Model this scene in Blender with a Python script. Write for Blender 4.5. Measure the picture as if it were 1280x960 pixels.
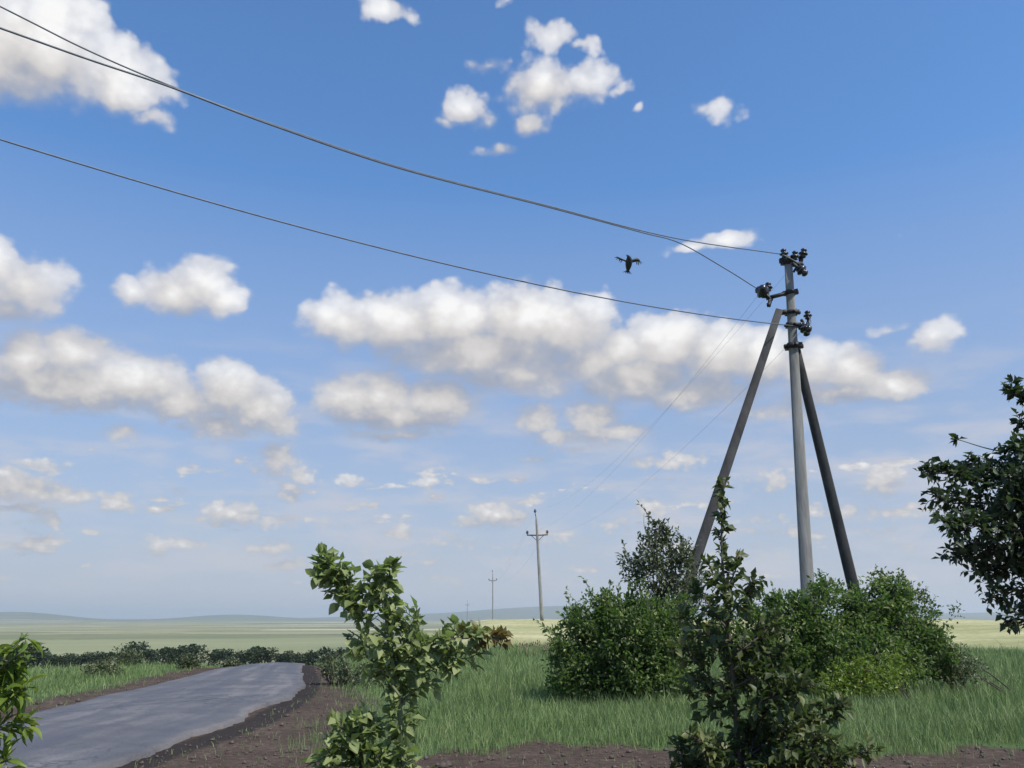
import bpy, math, random
import numpy as np
from mathutils import Vector, Matrix

for o in list(bpy.data.objects):
    bpy.data.objects.remove(o)
SC = bpy.context.scene
COL = SC.collection
rng = np.random.default_rng(11)
random.seed(5)
R = math.radians

# ------------------------------------------------------------------ camera
EYE = 1.7
FOC = 1065.0                       # focal length in pixels of a 1280 wide frame
TILT = math.atan(292 / FOC)
cd = bpy.data.cameras.new('camera')
cam = bpy.data.objects.new('camera', cd)
COL.objects.link(cam)
cam.location = (0, 0, EYE)
cam.rotation_euler = (math.pi / 2 + TILT, 0, 0)
cd.sensor_width = 36.0
cd.lens = 36.0 * FOC / 1280
cd.clip_start = 0.05
cd.clip_end = 60000
SC.camera = cam

SC.view_settings.view_transform = 'Standard'
SC.view_settings.look = 'None'
SC.view_settings.gamma = 1
SC.view_settings.exposure = 0.15
SC.cycles.volume_bounces = 1
SC.cycles.max_bounces = 8
SC.cycles.transparent_max_bounces = 12


def ray(px, py):
    x = (px - 640) / FOC
    y = (480 - py) / FOC
    c, s = math.cos(TILT), math.sin(TILT)
    return np.array([x, c - s * y, s + c * y])


def at(px, py, Y):
    """world point seen in that direction at the distance Y"""
    r = ray(px, py)
    return r * (Y / r[1]) + np.array([0, 0, EYE])


# ------------------------------------------------------------------ node helpers
class NT:
    def __init__(s, tree):
        s.t = tree
        s.n = tree.nodes
        s.l = tree.links

    def node(s, typ, **kw):
        n = s.n.new(typ)
        for k, v in kw.items():
            setattr(n, k, v)
        return n

    def put(s, sock, v):
        if v is None:
            return
        if isinstance(v, bpy.types.NodeSocket):
            s.l.new(v, sock)
        else:
            sock.default_value = v

    def math(s, op, a, b=None, c=None, clamp=False):
        n = s.node('ShaderNodeMath', operation=op, use_clamp=clamp)
        for i, v in enumerate((a, b, c)):
            s.put(n.inputs[i], v)
        return n.outputs[0]

    def vmath(s, op, a, b=None, out=0):
        n = s.node('ShaderNodeVectorMath', operation=op)
        s.put(n.inputs[0], a)
        if b is not None:
            s.put(n.inputs[3 if op == 'SCALE' else 1], b)
        return n.outputs[out]

    def mixc(s, f, a, b, blend='MIX'):
        n = s.node('ShaderNodeMix', data_type='RGBA', blend_type=blend)
        s.put(n.inputs[0], f)
        s.put(n.inputs[6], a)
        s.put(n.inputs[7], b)
        return n.outputs[2]

    def noise(s, vec, scale, detail=3, rough=.5, out=0, dist=0):
        n = s.node('ShaderNodeTexNoise')
        s.put(n.inputs['Vector'], vec)
        n.inputs['Scale'].default_value = scale
        n.inputs['Detail'].default_value = detail
        n.inputs['Roughness'].default_value = rough
        n.inputs['Distortion'].default_value = dist
        return n.outputs[out]

    def maprange(s, v, a, b, c=0., d=1., kind='LINEAR'):
        n = s.node('ShaderNodeMapRange', interpolation_type=kind)
        s.put(n.inputs[0], v)
        for i, q in enumerate((a, b, c, d)):
            s.put(n.inputs[1 + i], q)
        return n.outputs[0]

    def ramp(s, f, stops, kind='LINEAR'):
        n = s.node('ShaderNodeValToRGB')
        cr = n.color_ramp
        cr.interpolation = kind
        while len(cr.elements) < len(stops):
            cr.elements.new(0.5)
        for e, (p, c) in zip(cr.elements, stops):
            e.position = p
            e.color = (*c, 1) if len(c) == 3 else c
        s.put(n.inputs[0], f)
        return n.outputs[0]


# ------------------------------------------------------------------ sun and sky
SUN_EL, SUN_AZ = 54, 128            # azimuth measured from the view direction, clockwise
sd = np.array([math.sin(R(SUN_AZ)) * math.cos(R(SUN_EL)), math.cos(R(SUN_AZ)) * math.cos(R(SUN_EL)), math.sin(R(SUN_EL))])
sl = bpy.data.lights.new('sun', 'SUN')
sl.energy = 4.9
sl.angle = R(0.5)
sl.color = (1, .93, .80)
so = bpy.data.objects.new('sun', sl)
COL.objects.link(so)
so.rotation_euler = Vector(sd).to_track_quat('Z', 'Y').to_euler()

# cloud puffs: azimuth, elevation, half width, half height in degrees, density
PUFFS_PX = [
    (20, 55, 130, 78, 1.5), (-70, 60, 110, 80, 1.5), (70, 20, 60, 45, 1.3), (150, 96, 66, 44, 1.3), (188, 142, 28, 22, .7),
    (-160, 90, 120, 50, 1.2),
    (480, 8, 34, 24, .9),
    (690, 50, 34, 24, .8), (733, 62, 20, 14, .6), (608, 80, 36, 16, .65), (680, 112, 56, 36, .95), (735, 105, 42, 26, .8), (770, 112, 24, 14, .6),
    (582, 138, 40, 24, .9), (556, 155, 26, 10, .6), (664, 155, 24, 16, .9), (620, 190, 28, 10, .7), (795, 137, 11, 8, .6),
    (893, 135, 38, 22, .5), (905, 302, 38, 15, .9), (865, 308, 34, 7, .6),
    (28, 358, 66, 44, 1.2), (-10, 335, 50, 42, 1.2), (8, 385, 60, 20, 1.),
    (218, 368, 58, 30, 1.1), (254, 354, 44, 34, 1.2), (275, 372, 34, 24, 1.), (160, 366, 34, 24, .9), (140, 385, 28, 14, .4),
    (30, 450, 46, 40, 1.3), (92, 442, 52, 34, 1.3), (80, 480, 110, 34, 1.4), (170, 478, 84, 36, 1.3), (-40, 470, 60, 44, 1.3), (225, 500, 60, 30, 1.2),
    (290, 488, 54, 36, 1.3), (325, 510, 46, 34, 1.2), (350, 530, 34, 22, .9), (272, 530, 66, 24, .9),
    (430, 405, 52, 34, 1.2), (500, 405, 70, 38, 1.4), (570, 402, 70, 42, 1.4), (650, 400, 76, 44, 1.5), (710, 412, 66, 44, 1.4), (600, 440, 130, 36, 1.4),
    (650, 470, 110, 32, 1.), (835, 432, 66, 42, 1.4), (775, 440, 50, 34, 1.3), (745, 452, 60, 30, 1.3), (560, 440, 60, 26, 1.2), (900, 445, 66, 44, 1.4), (950, 450, 50, 40, 1.3), (800, 470, 90, 36, 1.3), (870, 490, 100, 24, 1.1),
    (1010, 462, 50, 36, 1.3), (1065, 464, 50, 34, 1.3), (1115, 482, 54, 24, 1.1), (1050, 492, 90, 16, 1.), (960, 515, 100, 16, .6),
    (440, 500, 52, 34, 1.3), (480, 495, 46, 34, 1.3), (545, 502, 56, 34, 1.3), (495, 520, 100, 22, 1.2), (490, 543, 86, 10, .7),
    (672, 528, 32, 24, 1.), (740, 525, 42, 30, 1.1), (775, 540, 44, 17, 1.), (700, 545, 46, 14, .9), (668, 575, 26, 8, .6), (720, 560, 90, 12, .45),
    (1168, 420, 38, 24, .9), (1112, 414, 32, 14, .5),
    (20, 608, 70, 20, 1.), (80, 620, 70, 14, .8), (150, 628, 30, 15, .9), (60, 584, 50, 12, .7), (0, 592, 30, 12, .9),
    (345, 574, 30, 26, .95), (378, 596, 22, 15, .8), (322, 585, 24, 12, .5), (366, 622, 18, 8, .7), (440, 601, 24, 10, .7), (540, 602, 30, 11, .7), (462, 632, 18, 6, .6),
    (500, 665, 28, 10, .8), (622, 644, 44, 17, 1.), (590, 652, 26, 10, .8), (290, 642, 44, 17, .9), (340, 652, 50, 10, .6), (360, 600, 16, 10, .4),
    (222, 680, 44, 8, .8), (345, 685, 50, 11, .7), (40, 685, 50, 11, .7), (115, 663, 20, 5, .6), (150, 540, 30, 18, .65),
    (1104, 600, 34, 24, .8), (850, 576, 50, 15, .7), (800, 582, 30, 9, .6), (965, 600, 44, 20, .6), (810, 636, 30, 15, .75), (770, 655, 40, 12, .5),
    (560, 678, 60, 9, .5), (720, 675, 80, 12, .4), (1060, 640, 70, 16, .5), (960, 650, 60, 14, .45), (500, 690, 120, 12, .35), (420, 650, 50, 10, .35),
    (1142, 284, 18, 12, .3), (632, 4, 16, 8, .3), (900, 690, 90, 12, .35), (1110, 665, 60, 12, .4),
]


def azel(px, py):
    r = ray(px, py)
    r = r / np.linalg.norm(r)
    return math.degrees(math.atan2(r[0], r[1])), math.degrees(math.asin(r[2]))


def cloud_group():
    g = bpy.data.node_groups.new('cloud_field', 'ShaderNodeTree')
    g.interface.new_socket('Vector', in_out='INPUT', socket_type='NodeSocketVector')
    for nm in ('Field', 'Raw', 'Detail'):
        g.interface.new_socket(nm, in_out='OUTPUT', socket_type='NodeSocketFloat')
    N = NT(g)
    gi = N.node('NodeGroupInput')
    go = N.node('NodeGroupOutput')
    v = gi.outputs[0]
    sep = N.node('ShaderNodeSeparateXYZ')
    N.put(sep.inputs[0], v)
    x, y = sep.outputs[0], sep.outputs[1]
    h = N.math('ADD', N.math('MAXIMUM', y, -2.0), 5.0)
    band = N.maprange(y, 5, 21, 0, 1, 'SMOOTHSTEP')
    qlo = N.vmath('MULTIPLY', v, (1 / 11, 1.35 / 11, 0))
    qhi = N.vmath('MULTIPLY', v, (1 / 30, 1.2 / 30, 0))

    def two(fn):
        a_, b_ = fn(qlo), fn(qhi)
        m_ = N.node('ShaderNodeMix', data_type='FLOAT')
        N.put(m_.inputs[0], band)
        N.put(m_.inputs[2], a_)
        N.put(m_.inputs[3], b_)
        return m_.outputs[0]
    wcol = N.mixc(band, N.noise(qlo, 7, 3, .55, out=1), N.noise(qhi, 7, 3, .55, out=1))
    w = N.vmath('SUBTRACT', wcol, (.5, .5, .5))
    w = N.vmath('SCALE', N.vmath('MULTIPLY', w, (1, .6, 0)), N.math('MULTIPLY', h, 0.09))
    vw = N.vmath('ADD', v, w)
    vw = N.vmath('MULTIPLY', vw, (1, 1, 0))
    best = -3.0
    for (px, py, rx, ry, s) in PUFFS_PX:
        a, e = azel(px, py)
        a1, _ = azel(px + rx, py)
        _, e1 = azel(px, py - ry)
        sx, sy = 1 / abs(a1 - a) / 1.34, 1 / abs(e1 - e) / 1.36
        m = N.node('ShaderNodeVectorMath', operation='MULTIPLY_ADD')
        N.put(m.inputs[0], vw)
        m.inputs[1].default_value = (sx, sy, 0)
        m.inputs[2].default_value = (-a * sx, -e * sy, 0)
        ln = N.vmath('LENGTH', m.outputs[0], out=1)
        f = N.math('MULTIPLY_ADD', ln, -s, s)
        best = N.math('MAXIMUM', f, best)
    # cloud cover of the same kind over the rest of the sky
    gen = two(lambda q_: N.noise(q_, 1.7, 4, .5))
    gen = N.maprange(gen, .54, .80, -.6, 1.5)
    out_m = N.math('MAXIMUM', N.maprange(N.math('ABSOLUTE', x), 35, 42, 0, 1), N.maprange(y, 41, 48, 0, 1))
    gen = N.math('SUBTRACT', gen, N.math('MULTIPLY', N.math('SUBTRACT', 1.0, out_m), 3.0))
    gen = N.math('MULTIPLY', gen, N.maprange(y, 0, 8, .4, 1))
    best = N.math('MAXIMUM', best, gen)
    # many small flat clouds low over the horizon
    sm = N.noise(N.vmath('MULTIPLY', v, (.07, .25, 0)), 4.2, 5, .5)
    sm = N.maprange(sm, .46, .72, -.22, .8)
    sm = N.math('SUBTRACT', sm, N.math('ADD', N.maprange(y, 9, 15, 0, 1.5), N.maprange(y, 2.2, .8, 0, 1.5)))
    best = N.math('MAXIMUM', best, sm)
    fb = two(lambda q_: N.noise(q_, 10, 7, .6))

    def vor(q_):
        vo = N.node('ShaderNodeTexVoronoi', feature='SMOOTH_F1')
        N.put(vo.inputs['Vector'], q_)
        vo.inputs['Scale'].default_value = 14
        vo.inputs['Detail'].default_value = 2
        vo.inputs['Roughness'].default_value = .5
        vo.inputs['Smoothness'].default_value = .5
        return vo.outputs['Distance']
    bil = N.math('SUBTRACT', .42, two(vor))
    r = N.math('ADD', best, N.math('MULTIPLY', N.math('SUBTRACT', fb, .5), 0.66))
    r = N.math('ADD', r, N.math('MULTIPLY', bil, .42))
    N.put(go.inputs[0], r)
    N.put(go.inputs[1], best)
    N.put(go.inputs[2], N.math('ADD', N.math('MULTIPLY', N.math('SUBTRACT', fb, .5), 1.3), N.math('MULTIPLY', bil, .75)))
    return g


def make_world():
    w = bpy.data.worlds.new('World')
    SC.world = w
    w.use_nodes = True
    w.cycles.sampling_method = 'MANUAL'
    w.cycles.sample_map_resolution = 256
    N = NT(w.node_tree)
    w.node_tree.nodes.clear()
    out = N.node('ShaderNodeOutputWorld')
    bg = N.node('ShaderNodeBackground')
    bg.inputs[1].default_value = 0.12
    N.l.new(bg.outputs[0], out.inputs[0])
    sky = N.node('ShaderNodeTexSky', sky_type='NISHITA')
    sky.sun_disc = False
    sky.sun_elevation = R(SUN_EL)
    sky.sun_rotation = R(SUN_AZ)
    sky.altitude = 150
    sky.air_density = 1.0
    sky.dust_density = 0.1
    sky.ozone_density = 4.0
    tc = N.node('ShaderNodeTexCoord')
    sep = N.node('ShaderNodeSeparateXYZ')
    N.put(sep.inputs[0], tc.outputs['Generated'])
    az = N.math('MULTIPLY', N.math('ARCTAN2', sep.outputs[0], sep.outputs[1]), 180 / math.pi)
    el = N.math('MULTIPLY', N.math('ARCSINE', sep.outputs[2]), 180 / math.pi)
    cv = N.node('ShaderNodeCombineXYZ')
    N.put(cv.inputs[0], az)
    N.put(cv.inputs[1], el)
    g = cloud_group()
    A = N.node('ShaderNodeGroup')
    A.node_tree = g
    N.put(A.inputs[0], cv.outputs[0])
    h = N.math('ADD', N.math('MAXIMUM', el, -2.0), 5.0)
    off = N.vmath('SCALE', (0.03, 0.10, 0), h)
    B = N.node('ShaderNodeGroup')
    B.node_tree = g
    N.put(B.inputs[0], N.vmath('ADD', cv.outputs[0], off))
    fa = A.outputs[0]
    # brighter where less cloud lies above, towards the sun
    lit = N.math('SUBTRACT', A.outputs[1], N.math('MAXIMUM', B.outputs[1], -.5))
    lit = N.math('ADD', lit, A.outputs[2])
    lit = N.maprange(lit, -.85, 0.95, 0, 1)
    # crisp tops, soft wispy bases
    wid = N.maprange(lit, .3, .7, .58, .30)
    t_ = N.math('DIVIDE', N.math('ADD', fa, .06), wid, clamp=True)
    dens = N.math('MULTIPLY', N.math('MULTIPLY', t_, t_), N.math('SUBTRACT', 3.0, N.math('MULTIPLY', t_, 2.0)))
    dens = N.math('MULTIPLY', dens, N.maprange(fa, 0, .8, .62, 1))
    dens = N.math('MULTIPLY', dens, N.maprange(el, -0.5, 3, 0, 1))
    col = N.ramp(lit, [(0, (2.8, 3.05, 3.7)), (.22, (3.6, 3.65, 4.0)), (.42, (4.8, 4.65, 4.6)), (.65, (5.6, 5.4, 5.3)), (1, (7.3, 7.25, 7.2))])
    hz = N.maprange(el, 2, 20, .86, 1)
    col = N.mixc(1.0, col, hz, 'MULTIPLY')
    # thin high veil that greys the lower sky, all the way round
    blue = N.mixc(1.0, sky.outputs[0], (.87, 1.22, 1.45, 1), 'MULTIPLY')
    veil = N.math('POWER', N.maprange(el, 0, 28, 1, 0), .88)
    veil = N.math('MULTIPLY', veil, .97)
    low = N.mixc(N.maprange(el, 0, 12, 0, 1), (3.6, 3.6, 4.3, 1), (2.8, 2.92, 3.5, 1))
    base = N.mixc(veil, blue, low)
    thin = N.noise(N.vmath('MULTIPLY', cv.outputs[0], (.045, .17, 0)), 3.0, 6, .55)
    thin = N.maprange(thin, .42, .68, 0, .6, 'SMOOTHSTEP')
    thin = N.math('MULTIPLY', thin, N.math('MULTIPLY', N.maprange(el, .8, 3, 0, 1), N.maprange(el, 10, 19, 1, 0)))
    base = N.mixc(thin, base, (4.7, 4.6, 4.95, 1))
    N.put(bg.inputs[0], N.mixc(dens, base, col))
    return w


make_world()


# ------------------------------------------------------------------ object helpers
def tag(o, label=None, cat=None, group=None, kind=None):
    if label:
        o['label'] = label
    if cat:
        o['category'] = cat
    if group:
        o['group'] = group
    if kind:
        o['kind'] = kind
    return o


def mesh_np(name, V, F, mat=None, smooth=False):
    """F: (n,3) or (n,4) array, or a list of such arrays"""
    me = bpy.data.meshes.new(name)
    Fs = F if isinstance(F, list) else [F]
    Fs = [np.asarray(f, dtype=np.int32) for f in Fs if len(f)]
    V = np.asarray(V, dtype=np.float32)
    me.vertices.add(len(V))
    me.vertices.foreach_set('co', V.ravel())
    idx = np.concatenate([f.ravel() for f in Fs])
    tot = np.concatenate([np.full(len(f), f.shape[1], dtype=np.int32) for f in Fs])
    st = np.concatenate([[0], np.cumsum(tot)[:-1]]).astype(np.int32)
    me.loops.add(len(idx))
    me.loops.foreach_set('vertex_index', idx)
    me.polygons.add(len(tot))
    me.polygons.foreach_set('loop_start', st)
    if smooth:
        me.polygons.foreach_set('use_smooth', np.ones(len(tot), dtype=bool))
    me.update(calc_edges=True)
    me.validate()
    if mat:
        me.materials.append(mat)
    return me


def obj(name, me, parent=None, loc=None):
    o = bpy.data.objects.new(name, me)
    COL.objects.link(o)
    if parent is not None:
        o.parent = parent
    if loc is not None:
        o.location = loc
    return o


def thing(name, label, cat, loc=(0, 0, 0), group=None):
    o = bpy.data.objects.new(name, None)
    o.empty_display_size = .2
    COL.objects.link(o)
    o.location = loc
    return tag(o, label, cat, group)


class MB:
    """collects shapes into one mesh; origin is subtracted so that parts sit in their thing's space"""
    def __init__(s, origin=(0, 0, 0)):
        s.V = []
        s.F3 = []
        s.F4 = []
        s.n = 0
        s.o = np.array(origin, dtype=float)

    def add(s, V, F3=(), F4=()):
        V = np.asarray(V, dtype=float)
        s.V.append(V)
        if len(F3):
            s.F3.append(np.asarray(F3) + s.n)
        if len(F4):
            s.F4.append(np.asarray(F4) + s.n)
        s.n += len(V)

    def tube(s, pts, rad, sides=6, ref=None, square=False):
        pts = np.asarray(pts, dtype=float)
        n = len(pts)
        rad = np.broadcast_to(np.asarray(rad, dtype=float), (n,))
        T = np.gradient(pts, axis=0)
        T /= np.linalg.norm(T, axis=1)[:, None] + 1e-9
        if ref is None:
            ref = np.array([0, 0, 1.]) if abs(T[0][2]) < .8 else np.array([0, 1., 0])
        ref = np.asarray(ref, dtype=float)
        V = []
        a = np.arange(sides) / sides * 2 * math.pi + (math.pi / 4 if square else 0)
        k = math.sqrt(2) if square else 1
        for i in range(n):
            U = np.cross(T[i], ref)
            U /= np.linalg.norm(U) + 1e-9
            W = np.cross(T[i], U)
            V.append(pts[i] + rad[i] * k * (np.cos(a)[:, None] * U + np.sin(a)[:, None] * W))
        V = np.concatenate(V)
        j = np.arange(sides)
        f = []
        for i in range(n - 1):
            f.append(np.stack([i * sides + j, i * sides + (j + 1) % sides, (i + 1) * sides + (j + 1) % sides, (i + 1) * sides + j], 1))
        F4 = np.concatenate(f)
        c0, c1 = len(V), len(V) + 1
        V = np.concatenate([V, pts[:1], pts[-1:]])
        F3 = np.concatenate([np.stack([np.full(sides, c0), (j + 1) % sides, j], 1),
                             np.stack([np.full(sides, c1), (n - 1) * sides + j, (n - 1) * sides + (j + 1) % sides], 1)])
        s.add(V, F3, F4)

    def box(s, c, half, rot=None):
        c = np.asarray(c, dtype=float)
        P = np.array([[x, y, z] for x in (-1, 1) for y in (-1, 1) for z in (-1, 1)], dtype=float) * np.asarray(half)
        if rot is not None:
            P = P @ np.array(rot).T
        s.add(P + c, F4=[(0, 1, 3, 2), (4, 6, 7, 5), (0, 4, 5, 1), (2, 3, 7, 6), (0, 2, 6, 4), (1, 5, 7, 3)])

    def lathe(s, prof, c, axis=(0, 0, 1), sides=12):
        """prof: list of (radius, height along axis)"""
        axis = np.asarray(axis, dtype=float)
        axis /= np.linalg.norm(axis)
        c = np.asarray(c, dtype=float)
        ref = np.array([1., 0, 0]) if abs(axis[0]) < .8 else np.array([0, 1., 0])
        U = np.cross(axis, ref)
        U /= np.linalg.norm(U)
        W = np.cross(axis, U)
        a = np.arange(sides) / sides * 2 * math.pi
        V = np.concatenate([c + axis * h + r * (np.cos(a)[:, None] * U + np.sin(a)[:, None] * W) for r, h in prof])
        j = np.arange(sides)
        F4 = np.concatenate([np.stack([i * sides + j, i * sides + (j + 1) % sides, (i + 1) * sides + (j + 1) % sides, (i + 1) * sides + j], 1) for i in range(len(prof) - 1)])
        n = len(V)
        V = np.concatenate([V, [c + axis * prof[0][1], c + axis * prof[-1][1]]])
        m = (len(prof) - 1) * sides
        F3 = np.concatenate([np.stack([np.full(sides, n), (j + 1) % sides, j], 1), np.stack([np.full(sides, n + 1), m + j, m + (j + 1) % sides], 1)])
        s.add(V, F3, F4)

    def mesh(s, name, mat, smooth=False):
        V = np.concatenate(s.V) - s.o
        F = []
        if s.F3:
            F.append(np.concatenate(s.F3))
        if s.F4:
            F.append(np.concatenate(s.F4))
        return mesh_np(name, V, F, mat, smooth)

    def build(s, name, mat, parent=None, smooth=False, loc=None):
        return obj(name, s.mesh(name, mat, smooth), parent, loc)


def curve_pts(pts, n=8):
    """Catmull-Rom through the points"""
    P = np.asarray(pts, dtype=float)
    if len(P) < 3:
        t = np.linspace(0, 1, n)[:, None]
        return P[0] * (1 - t) + P[-1] * t
    Q = np.concatenate([[2 * P[0] - P[1]], P, [2 * P[-1] - P[-2]]])
    out = []
    for i in range(1, len(Q) - 2):
        for t in np.linspace(0, 1, n, endpoint=False):
            a, b, c, d = Q[i - 1], Q[i], Q[i + 1], Q[i + 2]
            out.append(.5 * (2 * b + (c - a) * t + (2 * a - 5 * b + 4 * c - d) * t * t + (3 * b - a - 3 * c + d) * t ** 3))
    out.append(P[-1])
    return np.array(out)


# ------------------------------------------------------------------ materials
def new_mat(name):
    m = bpy.data.materials.new(name)
    m.use_nodes = True
    m.node_tree.nodes.clear()
    N = NT(m.node_tree)
    out = N.node('ShaderNodeOutputMaterial')
    p = N.node('ShaderNodeBsdfPrincipled')
    N.l.new(p.outputs[0], out.inputs[0])
    return m, N, p, out


def bump(N, p, height, strength=.5, dist=.02):
    b = N.node('ShaderNodeBump')
    b.inputs['Strength'].default_value = strength
    b.inputs['Distance'].default_value = dist
    N.put(b.inputs['Height'], height)
    N.l.new(b.outputs[0], p.inputs['Normal'])


def leaf_mat(name, stops, rough=.5, trans=.25, tcol=(.25, .4, .06)):
    m, N, p, out = new_mat(name)
    geo = N.node('ShaderNodeNewGeometry')
    oi = N.node('ShaderNodeObjectInfo')
    r = N.math('FRACT', N.math('ADD', geo.outputs['Random Per Island'], oi.outputs['Random']))
    n = N.maprange(N.noise(geo.outputs['Position'], 2.2, 3), .3, .7, 0, 1)
    r = N.math('ADD', N.math('MULTIPLY', r, .55), N.math('MULTIPLY', n, .48), clamp=True)
    c = N.ramp(r, stops)
    N.put(p.inputs['Base Color'], c)
    p.inputs['Roughness'].default_value = rough
    p.inputs['Specular IOR Level'].default_value = .4
    t = N.node('ShaderNodeBsdfTranslucent')
    N.put(t.inputs[0], N.mixc(.6, c, (*tcol, 1)))
    mx = N.node('ShaderNodeMixShader')
    mx.inputs[0].default_value = trans
    N.l.new(p.outputs[0], mx.inputs[1])
    N.l.new(t.outputs[0], mx.inputs[2])
    N.l.new(mx.outputs[0], out.inputs[0])
    return m


def plain_mat(name, c1, c2, scale=5, rough=.8, bumps=0, metal=0, stretch=(1, 1, 1), spec=.4):
    m, N, p, out = new_mat(name)
    tc = N.node('ShaderNodeTexCoord')
    v = N.vmath('MULTIPLY', tc.outputs['Object'], stretch)
    n = N.noise(v, scale, 5, .6)
    N.put(p.inputs['Base Color'], N.ramp(n, [(.3, c1), (.7, c2)]))
    p.inputs['Roughness'].default_value = rough
    p.inputs['Metallic'].default_value = metal
    p.inputs['Specular IOR Level'].default_value = spec
    if bumps:
        bump(N, p, N.noise(v, scale * 4, 4, .6), bumps, .02)
    return m


M = {}
M['bark'] = plain_mat('bark', (.05, .045, .035), (.12, .10, .075), 8, .9, .6, stretch=(1, 1, .2))
M['green_stem'] = plain_mat('green_stem', (.10, .12, .06), (.17, .18, .10), 8, .8)
M['leaf_light'] = leaf_mat('leaf_light', [(0, (.08, .11, .04)), (.4, (.19, .24, .09)), (.75, (.34, .39, .18)), (1, (.50, .53, .32))], .55, .4)
M['leaf_red'] = leaf_mat('leaf_red', [(0, (.09, .10, .03)), (.5, (.16, .145, .055)), (1, (.20, .25, .08))], .5, .3, (.35, .2, .05))
M['leaf_dark'] = leaf_mat('leaf_dark', [(0, (.028, .045, .014)), (.5, (.065, .088, .028)), (.8, (.14, .16, .055)), (1, (.30, .31, .15))], .5, .28, (.12, .22, .04))
M['leaf_deep'] = leaf_mat('leaf_deep', [(0, (.02, .038, .018)), (.6, (.045, .07, .03)), (1, (.11, .14, .07))], .5, .22, (.1, .18, .04))
M['leaf_bush'] = leaf_mat('leaf_bush', [(0, (.04, .06, .022)), (.35, (.065, .10, .032)), (.7, (.13, .175, .055)), (1, (.36, .38, .16))], .5, .38, (.14, .32, .04))
M['leaf_olive'] = leaf_mat('leaf_olive', [(0, (.045, .06, .03)), (.5, (.08, .10, .05)), (1, (.19, .20, .12))], .5, .2, (.15, .22, .07))
M['leaf_yellow'] = leaf_mat('leaf_yellow', [(0, (.07, .12, .02)), (.5, (.13, .20, .03)), (1, (.22, .28, .06))], .45, .35, (.3, .42, .05))
M['leaf_far'] = leaf_mat('leaf_far', [(0, (.015, .03, .012)), (1, (.035, .058, .022))], .7, .1, (.08, .12, .03))
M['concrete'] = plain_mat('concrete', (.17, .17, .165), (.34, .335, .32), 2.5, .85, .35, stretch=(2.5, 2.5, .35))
M['old_shaded_concrete'] = plain_mat('old_shaded_concrete', (.028, .029, .031), (.07, .07, .072), 3, .9, .35, stretch=(1.5, 1.5, .5))  # struts' weathered concrete, with their backlit shade mixed into the colour
M['steel'] = plain_mat('dark_steel', (.02, .022, .026), (.06, .055, .055), 9, .6, 0, .3)
M['glaze'] = plain_mat('insulator_glaze', (.012, .016, .03), (.03, .03, .04), 6, .25, 0, 0, spec=.6)
M['wire'] = plain_mat('wire_aluminium', (.10, .12, .15), (.16, .18, .21), 9, .55, 0, .4)
M['feather'] = plain_mat('feather', (.012, .014, .02), (.03, .032, .04), 14, .6)

# ------------------------------------------------------------------ terrain
RL_Y = np.array([-60, 0, 10.8, 15.3, 19.9, 25.4, 32.4, 40, 60, 100.])
RL_X = np.array([-8.0, -7.9, -8.0, -8.4, -8.95, -9.4, -9.95, -11.2, -14.5, -21.])
RR_X = np.array([-4.6, -4.7, -4.75, -4.5, -4.85, -5.9, -7.7, -9.1, -11.2, -17.7])


def road_edges(y):
    return np.interp(y, RL_Y, RL_X), np.interp(y, RL_Y, RR_X)


def ground_z(x, y):
    x = np.asarray(x, dtype=float)
    y = np.asarray(y, dtype=float)
    d = np.hypot(x, y)
    az = np.degrees(np.arctan2(x, y))
    ld = np.log(np.maximum(d, 1))
    dl = np.log([1, 33, 38, 60, 120, 290, 340, 600, 1500, 3000, 30000])
    zl = [0, 0, -.25, -2.2, -5.5, -14.6, -15.2, -15.4, -19, -23, -26]
    dr = np.log([1, 36, 44, 60, 95, 112, 160, 400, 1500, 3000, 30000])
    zr = [0, 0, -.12, .10, 1.35, 1.45, .3, -6, -19, -23, -26]
    L = np.interp(ld, dl, zl)
    Rr = np.interp(ld, dr, zr)
    t = np.clip((az + 12) / 11, 0, 1) * np.clip((100 - az) / 30, 0, 1)
    t = t * t * (3 - 2 * t)
    z = L * (1 - t) + Rr * t
    # far hills
    def hill(a0, wa, d0, wd, h):
        return h * np.exp(-((az - a0) / wa) ** 2) * np.exp(-((d - d0) / wd) ** 2)
    z = z + hill(3.5, 7, 11500, 2200, 165) + hill(-1.5, 3.5, 10000, 1500, 30) + hill(11, 5, 12500, 2500, 60)
    z = z + hill(-29, 3.2, 9000, 1400, 62) + hill(-36, 6, 9500, 1600, 50) + hill(-17.5, 3.6, 9500, 1300, 55) + hill(-8, 5, 11000, 1500, 50)
    z = z + hill(30, 12, 12000, 2500, 70) + hill(60, 25, 12000, 3000, 80) + hill(-75, 25, 12000, 3000, 80) + hill(150, 40, 12000, 3000, 80) + hill(-150, 30, 12000, 3000, 80)
    # small unevenness
    amp = np.clip(d / 40, .02, 1) * .10
    z = z + amp * (np.sin(x * .31 + 1.3) * np.cos(y * .27) + .5 * np.sin(x * .83 + y * .61)) * np.clip((d - 2) / 10, 0, 1) * np.clip((14000 - d) / 8000, 0, 1)
    xl, xr = road_edges(y)
    mid = (xl + xr) / 2
    rd = np.abs(x - mid)
    flat = np.clip((rd - 2.2) / 3, 0, 1)
    z = z - (1 - flat) * amp * .6 * (np.sin(x * .31 + 1.3) * np.cos(y * .27) + .5 * np.sin(x * .83 + y * .61)) * (d < 80)
    return z


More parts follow.
